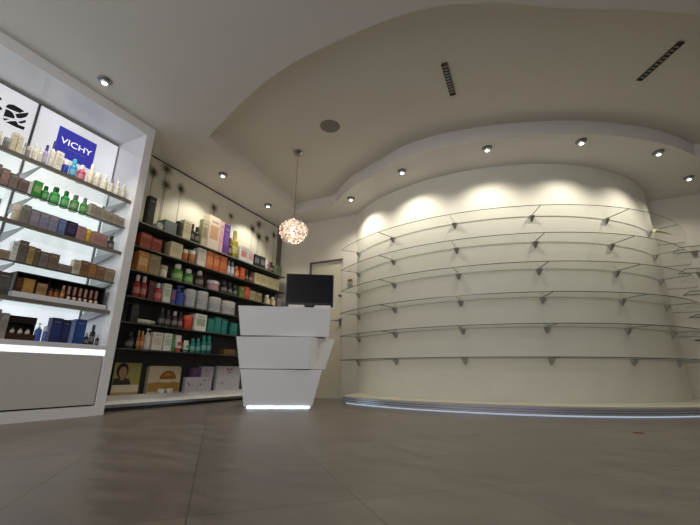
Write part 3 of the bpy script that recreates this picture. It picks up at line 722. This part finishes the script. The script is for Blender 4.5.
   ('bottle', 2.903, 2.959, 0.15, '1e7a74', '2a9a90', 'teal bottle in the middle of the teal group on the dark shelving sixth shelf'),
   ('bottle', 2.978, 3.039, 0.189, '1d827c', '2a9a90', 'tall teal bottle on the dark shelving sixth shelf'),
   ('bottle', 3.048, 3.114, 0.195, '1c766f', '2a9a90', 'tall dark teal bottle on the dark shelving sixth shelf'),
   ('box', 3.295, 3.482, 0.062, '6a5030', '80643c', 'low brown carton beside the white desk on the dark shelving sixth shelf')])]
def limit(xf, z):
    zs = sorted([q[0] for q in BAYZ]+[.505] if xf > -3.1 else DISPZ)
    up_ = [q for q in zs if q > z+.05]
    return (up_[0]-z-.032) if up_ else .40
for xf, z, group, dmax, items in ROWS:
    for kind, y0, y1, h, c1, c2, label in items:
        product(kind, xf, y0, y1, z, max(.02, min(h, limit(xf, z))), c1, c2, label, group, dmax)

# tester stand on the bay's fifth shelf
ZS = .7756
ts = empty('tester_stand', 'dark tester stand with a flat lid on the white bay fifth shelf', 'display stand', None, (-3.12, 1.48, ZS))
WOODD = mat('241a16', .4, var=.15)
MB().box(-3.24, -3.05, 1.185, 1.80, ZS, ZS+.045).build('base', LACQUER, ts, bevel=.003)
MB().box(-3.24, -3.228, 1.185, 1.775, ZS+.0455, ZS+.168).build('back_panel', WOODD, ts)
MB().box(-3.24, -3.05, 1.185, 1.775, ZS+.1685, ZS+.178).build('lid', BLACK, ts)
for y in (1.185, 1.767): MB().box(-3.2275, -3.055, y, y+.008, ZS+.0455, ZS+.168).build('end_panel', WOODD, ts)
MB().box(-3.2275, -3.07, 1.313, 1.317, ZS+.0455, ZS+.168).build('divider', WOODD, ts)
MB().box(-3.2275, -3.07, 1.390, 1.394, ZS+.0455, ZS+.168).build('divider', WOODD, ts)
hold(ts)
G = 'goods in the dark tester stand'
zt = ZS+.0455
product('box', -3.045, 1.085, 1.165, .775, .155, '4e4c4a', '6a6866', 'tall charcoal carton beside the dark tester stand', 'products on the white bay fifth shelf', .2)
product('box', -3.045, .93, 1.07, .775, .15, '8c8884', '726e6a', 'grey carton at the left end of the white bay fifth shelf', 'products on the white bay fifth shelf', .2)
product('box', -3.075, 1.198, 1.236, zt, .10, '5a3520', '8a5a34', 'brown carton in the left end of the dark tester stand', G, .12)
product('box', -3.075, 1.242, 1.308, zt, .10, 'b98a48', 'd0a860', 'gold carton in the dark tester stand', G, .12)
product('box', -3.075, 1.321, 1.386, zt, .085, 'b08a62', '8a6a48', 'tan carton in the dark tester stand', G, .12)
product('jar', -3.075, 1.398, 1.434, zt, .065, 'b4622c', '3a2418', 'orange jar beside the tan carton in the tester stand', G, .08)
product('jar', -3.075, 1.438, 1.474, zt, .065, 'a85a28', '3a2418', 'orange jar beside the amber bottle in the tester stand', G, .08)
product('bottle', -3.075, 1.480, 1.506, zt, .10, 'b86a30', 'd8c090', 'amber bottle with a cream cap in the tester stand', G, .08)
for k, y in enumerate((1.527, 1.566, 1.606, 1.645, 1.685, 1.724)):
    wh = ['first', 'second', 'third', 'fourth', 'fifth', 'sixth'][k]
    o = MB().box(-3.10, -3.078, y-.012, y+.012, zt+.0006, zt+.105).build('tester', mat('5a2c20', .4), bevel=.001)
    MB().box(-3.0779, -3.0772, y-.009, y+.009, zt+.04, zt+.10).build('printed_label', mat('b89888', .5), o)
    MB().lathe([(.004,.0006),(.010,.005),(.012,.013),(.009,.021),(.003,.024)], -3.065, y, zt, 14).build('bulb_cap', mat('e8d8c4', .3), o, smooth=True)
    tag(o, wh+' reddish tester from the left in the right half of the tester stand', 'tester', G); settle(o, (-3.089, y, zt))
# tester case on the bay counter
tc_ = empty('tester_case', 'dark red and black tester case on the white bay counter', 'display stand', None, (-3.1, 1.285, .5056))
MB().box(-3.17, -3.155, 1.20, 1.372, .5056, .665).build('back_panel', mat('2a1216', .35), tc_)
MB().box(-3.1545, -3.05, 1.20, 1.372, .5056, .548).build('base', mat('3a1f16', .35), tc_, bevel=.002)
MB().box(-3.1545, -3.075, 1.20, 1.372, .62, .665).build('canopy', mat('1a0d10', .3), tc_)
for y in (1.20, 1.368): MB().box(-3.1545, -3.08, y, y+.004, .5485, .6195).build('end_panel', BLACK, tc_)
hold(tc_)
for k, y in enumerate((1.246, 1.290, 1.332)):
    o = MB().lathe([(.008,0),(.013,.004),(.014,.015),(.011,.024),(.006,.027)], -3.07, y, .5486, 16).build('tester', mat('cfc6b8', .35), smooth=True)
    MB().lathe([(.007,.0275),(.007,.034),(.003,.037)], -3.07, y, .5486, 12).build('cap', mat('8a7a70', .35), o, smooth=True)
    tag(o, ['left', 'middle', 'right'][k]+' pale round tester in the dark red tester case', 'tester', 'testers in the dark red case'); settle(o, (-3.07, y, .5486))

# goods standing on the white platform
PZ0 = .1156; PX0 = -3.338
o = MB().box(PX0-.012, PX0, 2.15, 2.40, PZ0, .39).build('advert_card', mat('d8c89c', .5)); X_ = PX0+.0008
tag(o, 'yellow and cream advert card with a portrait of a dark haired woman', 'advert card')
def plate(pts, x, name, c, par): return poly(pts, x, name, mat(c, .5, var=.06), par)
def disc(y, z, ry, rz, n=24): return [(y+ry*math.cos(2*PI*k/n), z+rz*math.sin(2*PI*k/n)) for k in range(n)]
plate([(2.15,.20),(2.40,.20),(2.40,.39),(2.15,.39)], X_, 'printed_background', 'a39a56', o)
plate([(2.15,.20),(2.32,.20),(2.30,.245),(2.255,.262),(2.20,.262),(2.15,.25)], X_+.0012, 'printed_shoulders', '2c211c', o)
plate(disc(2.222,.322,.056,.066), X_+.0006, 'printed_hair', '231a17', o)
plate(disc(2.228,.308,.036,.047), X_+.0018, 'printed_face', 'a8806a', o)
plate([(2.212,.268),(2.246,.268),(2.25,.24),(2.208,.24)], X_+.0015, 'printed_neck', '9a725e', o)
plate([(2.15,.14),(2.40,.14),(2.40,.20),(2.15,.20)], X_+.0002, 'printed_panel', 'd9d0ba', o)
plate([(2.15,PZ0),(2.40,PZ0),(2.40,.138),(2.15,.138)], X_+.0002, 'printed_footer', 'b89a5c', o)
settle(o, (PX0, 2.275, PZ0))

o = MB(); pts = [(2.49,PZ0),(2.855,PZ0),(2.855,.33)]+[(2.825+.03*math.cos(a), .34+.03*math.sin(a)) for a in (.3,.8,1.3)]+[(2.52+.03*math.cos(a), .34+.03*math.sin(a)) for a in (1.8,2.3,2.8)]+[(2.49,.33)]
n = len(pts); o.add([(PX0,y,z) for y,z in pts]+[(PX0-.045,y,z) for y,z in pts], [tuple(range(n)), tuple(range(2*n-1,n-1,-1))]+[(i,(i+1)%n,n+(i+1)%n,n+i) for i in range(n)])
o = o.build('advert_box', mat('cfc4a4', .5)); tag(o, 'cream advert box with a rounded top and a golden brown loaf print', 'advert box')
plate([(2.495,.13),(2.85,.13),(2.85,.205),(2.78,.222),(2.70,.208),(2.60,.22),(2.495,.205)], X_, 'printed_band', 'a87f38', o)
plate([(2.60+.0,.245)]+[(2.705+.095*math.cos(a), .25+.075*math.sin(a)) for a in [PI-k*PI/12 for k in range(13)]]+[(2.80,.245)], X_+.0005, 'printed_loaf', 'a8642e', o)
plate([(2.64,.27),(2.70,.31),(2.76,.285),(2.70,.275)], X_+.0009, 'printed_crust', 'c08848', o)
settle(o, (PX0, 2.67, PZ0))
for y, s_ in ((2.60, 'left'), (2.695, 'right')):
    product('jar', PX0+.046, y, y+.07, .115, .040, 'e6e0d2', 'f2eee6', s_+' one of two low white jars before the loaf print box', 'low white jars on the platform', .1)

def giftbox(y0, y1, z0, z1, d, xf, label, c, blobs):
    o = MB().box(xf-d, xf, y0, y1, z0, z1).build('gift_box', mat(c, .5, var=.03), bevel=.002)
    for (u, v_, r, k) in blobs:
        pr = MB()
        y, z = y0+(y1-y0)*u, z0+(z1-z0)*v_; nn = 10
        pr.add([(xf+.0009,y,z)]+[(xf+.0009, y+r*(.65+.35*math.cos(5*2*PI*j/nn/1))*math.cos(2*PI*j/nn), z+r*(.65+.35*math.cos(5*2*PI*j/nn))*math.sin(2*PI*j/nn)) for j in range(nn)], [(0,j+1,(j+1)%nn+1) for j in range(nn)])
        pr.build('printed_flower', mat(('a83a5c','b0a8b4','8a5a7c')[k], .5), o)
    tag(o, label, 'gift box', 'white gift boxes on the platform'); settle(o, (xf-d/2, (y0+y1)/2, z0))
    return o
rb = lambda n_: [(random.uniform(.12,.88), random.uniform(.15,.85), random.uniform(.010,.022), random.choice((0,1,1,2))) for _ in range(n_)]
XG = PX0+.003
giftbox(2.93, 3.10, PZ0, .262, .05, XG, 'white flower printed gift box at the bottom left of the stack', 'c9c5cc', rb(7))
giftbox(3.104, 3.29, PZ0, .262, .05, XG, 'white flower printed gift box at the bottom right of the stack', 'cdc9cf', rb(7))
giftbox(3.00, 3.12, .2626, .36, .05, XG, 'purple fronted small gift box on top of the white stack', '6a4a70', rb(3))
giftbox(3.124, 3.30, .2626, .375, .05, XG, 'pale gift box at the top right of the white stack', 'bdbac2', rb(5))
o = giftbox(3.36, 3.74, PZ0, .385, .05, XG, 'large white gift box with a red bow beside the desk', 'c8c6cc', rb(6))
bw = MB()
for s_ in (-1, 1):
    bw.add([(XG+.0015,3.55,.345),(XG+.0015,3.55+s_*.045,.368),(XG+.0015,3.55+s_*.05,.335)], [(0,1,2)])
    bw.add([(XG+.0015,3.55,.345),(XG+.0015,3.55+s_*.03,.30),(XG+.0015,3.55+s_*.012,.30)], [(0,1,2)])
b_ = bw.build('ribbon_bow', mat('a8324a', .5), o); b_.data.transform(Matrix.Translation(-Vector(o.location)))

# ---------------------------------------------------------------- white desk
DB = Vector((-2.502, 2.885, 0)); dd = Vector((.847, .532, 0)); dn = Vector((.532, -.847, 0))
def dp(s, n, z): return DB+dd*s+dn*n+Vector((0, 0, z))
desk = empty('reception_desk', 'white glossy desk of three stacked skewed blocks with a lit base', 'desk', None, tuple(dp(.32, -.2, 0)))
def tier(name, b4, t4, zb, zt, m=LACQUER, bev=.004):
    MB().hexa([dp(s, n, zb) for s, n in b4], [dp(s, n, zt) for s, n in t4]).build(name, m, desk, bevel=bev)
tier('upper_tier', [(-.087,-.012),(.777,-.012),(.74,-.46),(-.06,-.46)], [(-.132,0),(.793,0),(.75,-.48),(-.10,-.48)], .664, .955)
tier('middle_tier', [(-.077,-.0626),(.594,.03),(.756,-.138),(.71,-.43),(-.04,-.44)], [(-.133,-.05),(.592,.05),(.852,-.22),(.78,-.45),(-.08,-.44)], .352, .656)
tier('lower_tier', [(0,-.012),(.637,-.012),(.62,-.40),(.03,-.40)], [(-.058,0),(.722,0),(.69,-.44),(-.02,-.44)], .014, .345)
tier('spacer', [(.02,-.05),(.55,-.03),(.60,-.36),(.02,-.38)], [(.02,-.05),(.55,-.03),(.60,-.36),(.02,-.38)], .3455, .3515, GAP, 0)
tier('spacer', [(.02,-.08),(.55,-.03),(.66,-.36),(.02,-.40)], [(.02,-.08),(.55,-.03),(.66,-.36),(.02,-.40)], .6565, .6635, GAP, 0)
tier('base_light', [(.03,-.004),(.61,-.004),(.60,-.37),(.05,-.37)], [(.03,-.016),(.61,-.016),(.60,-.37),(.05,-.37)], .0005, .0135, LEDF, 0)
hold(desk)

mon = empty('monitor', 'black flat monitor standing on the white desk', 'monitor', None, tuple(dp(.57, -.16, .9556)))
def dbox(name, s0, s1, n0, n1, z0, z1, m, par, bev=0.):
    return MB().hexa([dp(s0,n1,z0), dp(s1,n1,z0), dp(s1,n0,z0), dp(s0,n0,z0)], [dp(s0,n1,z1), dp(s1,n1,z1), dp(s1,n0,z1), dp(s0,n0,z1)]).build(name, m, par, bevel=bev)
dbox('casing', .318, .822, -.165, -.122, .985, 1.335, BLACK, mon, .004)
dbox('screen', .332, .808, -.1215, -.119, 1.025, 1.322, SCREEN, mon)
dbox('lower_bezel', .335, .80, -.1215, -.117, .99, 1.018, mat('1d1d22', .25), mon)
dbox('neck', .53, .61, -.20, -.166, .968, 1.2, BLACK, mon)
dbox('foot', .47, .67, -.26, -.10, .9556, .9675, BLACK, mon, .003)
hold(mon)
for s0, s1, l in ((.36, .52, 'low white box under the left half of the monitor'), (.625, .79, 'low white box under the right half of the monitor')):
    o = MB().hexa([dp(s0,-.03,.9556), dp(s1,-.03,.9556), dp(s1,-.095,.9556), dp(s0,-.095,.9556)][::1], [dp(s0,-.03,.984), dp(s1,-.03,.984), dp(s1,-.095,.984), dp(s0,-.095,.984)]).build('card_box', mat('dcdad6', .5), bevel=.002)
    tag(o, l, 'box', 'low white boxes on the desk')
    dbox('slot', s0+.02, s1-.02, -.075, -.05, .9842, .985, GAP, o)
    settle(o, tuple(dp((s0+s1)/2, -.06, .9556)))

# ---------------------------------------------------------------- curved wall: plinth and glass shelves
plinth = empty('curved_plinth', 'low curved plinth with a perforated chrome band and floor glow along the curved wall', 'plinth', None, (CX, CY-2.4, 0))
def arc_block(r0, r1, z0, z1, a0i, a0o, a1i, a1o, n, mi_edge=0, mi_face=0, mb=None):
    """curved slab between two radii; ends may be slanted (start and end angle differ inside and outside)"""
    mb = mb or MB(); vs = []
    for k in range(n+1):
        t = k/n; ai = a0i+(a1i-a0i)*t; ao = a0o+(a1o-a0o)*t
        p, q = pol(r0, ai), pol(r1, ao)
        vs += [(*p, z0), (*q, z0), (*q, z1), (*p, z1)]
    b = len(mb.v); mb.v += vs
    for k in range(n):
        i = b+4*k; j = i+4
        for f_, m_ in (((i,j,j+1,i+1), mi_face), ((i+3,i+2,j+2,j+3), mi_face), ((i+1,j+1,j+2,i+2), mi_edge), ((i,i+3,j+3,j), mi_edge*2 if mi_edge else 0)):
            mb.f.append(f_); mb.m.append(m_)
    e = b+4*n
    for f_ in ((b,b+1,b+2,b+3), (e+3,e+2,e+1,e)): mb.f.append(f_); mb.m.append(mi_edge)
    return mb
arc_block(RW+.001, 2.585, .072, .084, -42, -31, 80, 81.5, 80).build('top_slab', mat('cfc8b8', .35, var=.03), plinth, smooth=True)
def uvr(co): return (math.atan2(co.x-CX, -(co.y-CY))*2.59, co.z)
arc_block(2.55, 2.59, .018, .0715, -31, -31, 81.5, 81.5, 110).build('chrome_band', perforated_mat(), plinth, smooth=True, uv=uvr)
arc_block(2.50, 2.548, .002, .0175, -31, -31, 81, 81, 80).build('light_strip', glow('cool_led_plinth', (.70, .82, 1.), .38), plinth, smooth=True)
hb = MB(); p, q = pol(2.55, -31), pol(2.30, -37.5)
dv = (Vector((*q,0))-Vector((*p,0))).normalized(); nv = Vector((-dv.y, dv.x, 0))*.006
hb.hexa([Vector((*p,.002))-nv, Vector((*p,.002))+nv, Vector((*q,.002))+nv, Vector((*q,.002))-nv], [Vector((*p,.0715))-nv, Vector((*p,.0715))+nv, Vector((*q,.0715))+nv, Vector((*q,.0715))-nv])
hb.build('end_plate', mat('4c4a48', .4), plinth)
hold(plinth)

ANG = [-40., -21., -.6, 19.6, 41., 62.]
TIERZ = [1.895, 1.612, 1.33, 1.045, .762, .475]
RG0, RG1 = RW+.004, 2.435
names = ['top', 'second', 'third', 'fourth', 'fifth', 'lowest']
gp_mats = [GLASS, GLASS_EDGE, mat('8f968c', .3, var=.1)]
proto = None
panel_meshes, bracket_meshes = [], []
def wedge(mb, a, z, w0, w1, h, r0, r1):
    """tapered clamp on the wall under the glass"""
    def P(r, off, zz):
        x, y = pol(r, a); t = math.radians(a); return (x+math.cos(t)*off, y+math.sin(t)*off, zz)
    bot = [P(r0,-w1,z-h), P(r0,w1,z-h), P(r0+.012,w1,z-h), P(r0+.012,-w1,z-h)]
    top = [P(r0,-w0,z), P(r0,w0,z), P(r1,w0,z), P(r1,-w0,z)]
    mb.hexa(bot[::-1], top[::-1])
for i, z in enumerate(TIERZ):
    r = empty('curved_glass_shelf', names[i]+' clear curved glass shelf on the round wall', 'glass shelf', 'empty curved glass shelves', (CX, CY, z-.01))
    edges = ANG+[79.5]
    for k in range(6):
        if i == 0:
            e_ = .03
            mb = MB()
            if k == 5: arc_block(RG0, RG1, .0, .007, edges[k]+.06, edges[k]+.06, 79.3, 80.8, 16, 1, 0, mb)
            else: arc_block(RG0, RG1, .0, .007, edges[k]+.06, edges[k]+.06, edges[k+1]-.06, edges[k+1]-.06, 18, 1, 0, mb)
            mb.v = [(x-CX, y-CY, zz) for x, y, zz in mb.v]
            o = mb.build('glass_panel', gp_mats, r, smooth=True); panel_meshes.append(o.data)
            mb = MB(); wedge(mb, ANG[k], -.0006, .028, .010, .055, RW+.001, RW+.045)
            mb.v = [(x-CX, y-CY, zz) for x, y, zz in mb.v]
            o2 = mb.build('bracket', mat('a3a19c', .45, .3, .05), r, bevel=.002); bracket_meshes.append(o2.data)
        else:
            for nm, me_ in (('glass_panel', panel_meshes[k]), ('bracket', bracket_meshes[k])):
                o = bpy.data.objects.new(nm, me_); col.objects.link(o); o.parent = r

# pale tapered piece lying at the right end of the second glass shelf
hp = MB(); P0, P1 = Vector((1.14, 4.215, 1.6385)), Vector((1.315, 4.375, 1.6305)); nseg = 8
dv = (P1-P0).normalized(); sd = Vector((-dv.y, dv.x, 0)).normalized(); upv = Vector((0,0,1)); vs = []
for k in range(nseg+1):
    t = k/nseg; c_ = P0+(P1-P0)*t+upv*(.006*math.sin(PI*t)); rr = .0160*(1-t)**.8+.0012
    c_.z = 1.6226+rr+(.006*math.sin(PI*t)); vs += [c_+(sd*math.cos(2*PI*j/10)+upv*math.sin(2*PI*j/10))*rr for j in range(10)]
hp.add(vs, [(k*10+j, k*10+(j+1) % 10, (k+1)*10+(j+1) % 10, (k+1)*10+j) for k in range(nseg) for j in range(10)]+[tuple(range(9,-1,-1)), tuple(nseg*10+j for j in range(10))])
o = tag(hp.build('tapered_piece', mat('e6e6b0', .4), smooth=True), 'pale yellow tapered piece lying on the second curved glass shelf', 'item')
settle(o, (1.22, 4.29, 1.6226))

# straight glass shelves on the rear wall at the right
for i, z in enumerate((1.775, 1.512, 1.25, .985, .72, .455)):
    r = empty('straight_glass_shelf', names[i]+' straight glass shelf on the rear wall beyond the curved shelves', 'glass shelf', 'straight glass shelves', (2.3, 5.55, z-.01))
    mb = MB().box(1.66, 3.3, YR-.25, YR-.002, z-.010, z, 0)
    for k in (2, 3, 4, 5): mb.m[k] = 1
    mb.build('glass_panel', gp_mats, r)
    for x in (1.86, 2.7): MB().hexa([(x-.012,YR-.02,z-.07),(x+.012,YR-.02,z-.07),(x+.012,YR-.001,z-.07),(x-.012,YR-.001,z-.07)], [(x-.03,YR-.06,z-.0106),(x+.03,YR-.06,z-.0106),(x+.03,YR-.001,z-.0106),(x-.03,YR-.001,z-.0106)]).build('bracket', mat('a3a19c', .45, .3, .05), r)
    hold(r)

o = MB().add([(.452,2.846,.0008),(.46,2.836,.0008),(.49,2.83,.0008),(.512,2.842,.0008),(.50,2.852,.0008),(.47,2.85,.0008),(.456,2.845,.005),(.465,2.84,.006),(.488,2.835,.005),(.505,2.842,.004),(.496,2.848,.006),(.472,2.847,.007)],
             [(5,4,3,2,1,0),(6,7,8,9,10,11)]+[(j,(j+1)%6,6+(j+1)%6,6+j) for j in range(6)]).build('litter_scrap', mat('6a4a34', .8))
tag(o, 'tiny brown scrap lying on the floor tiles before the curved plinth', 'scrap'); settle(o, (.48, 2.842, .0006))

# ---------------------------------------------------------------- light
def spot(x, y, power, size, blend, color=(1., .93, .80), dx=0., dy=0., z=None):
    l = bpy.data.lights.new('downlight_beam', 'SPOT'); l.energy = power; l.spot_size = math.radians(size); l.spot_blend = blend; l.color = color; l.shadow_soft_size = .02
    o = bpy.data.objects.new('downlight_beam', l); col.objects.link(o); o.location = (x, y, (z or ZC)-.05)
    o.rotation_euler = Vector((dx, dy, -1)).to_track_quat('-Z', 'Y').to_euler()
    return o
for i, (x, y, _) in enumerate(SPOTS):
    if i == 0: spot(x, y, 22, 110, .6)
    elif i < 3: spot(x, y, 18, 112, .55, dx=-.12)
    else:
        v = Vector((CX-x, CY-y)).normalized()*.10
        spot(x, y, 21 if i < 8 else 9, 138, .66, dx=v.x, dy=v.y)
pt = bpy.data.lights.new('pendant_glow', 'POINT'); pt.energy = 2.2; pt.color = (1., .78, .58); pt.shadow_soft_size = .05
o = bpy.data.objects.new('pendant_glow', pt); col.objects.link(o); o.location = (PX, PY, PZ-.0)
def area(loc, to, sx, sy, power, color):
    l = bpy.data.lights.new('fill_light', 'AREA'); l.shape = 'RECTANGLE'; l.size = sx; l.size_y = sy; l.energy = power; l.color = color
    o = bpy.data.objects.new('fill_light', l); col.objects.link(o); o.location = loc
    o.rotation_euler = (Vector(to)-Vector(loc)).to_track_quat('-Z', 'Y').to_euler(); return o
area((-1.5, -1.7, 2.35), (-1.6, 2.8, .5), 2.2, .8, 34, (1., .97, .95))  # unseen fill added to brighten the desk fronts

w = bpy.data.worlds.new('World'); scn.world = w; w.use_nodes = True
bg = w.node_tree.nodes['Background']; bg.inputs['Color'].default_value = (.92, .93, 1., 1); bg.inputs['Strength'].default_value = .66

# ---------------------------------------------------------------- camera
f_px, hor, vpx, roll, zc = 372., 373., 540., math.radians(.55), .32
th = math.atan((hor-262.5)/f_px); az = math.atan((vpx-350)/math.hypot(f_px, hor-262.5))
F = Vector((-math.sin(az)*math.cos(th), math.cos(az)*math.cos(th), math.sin(th)))
R = Vector((math.cos(az), math.sin(az), 0)); U = R.cross(F)
R2 = R*math.cos(roll)+U*math.sin(roll); U2 = U*math.cos(roll)-R*math.sin(roll)
cd = bpy.data.cameras.new('camera'); cam = bpy.data.objects.new('camera', cd); col.objects.link(cam)
cd.sensor_fit = 'HORIZONTAL'; cd.sensor_width = 36; cd.lens = 36*f_px/700; cd.clip_start = .02
M = Matrix((R2, U2, -F)).transposed().to_4x4(); M.translation = Vector((0, 0, zc)); cam.matrix_world = M
scn.camera = cam
scn.view_settings.view_transform = 'Standard'; scn.view_settings.look = 'None'; scn.view_settings.exposure = .27
scn.cycles.transparent_max_bounces = 40; scn.cycles.max_bounces = 10; scn.cycles.diffuse_bounces = 5; scn.cycles.glossy_bounces = 5
scn.cycles.sample_clamp_indirect = 4; scn.cycles.use_denoising = True
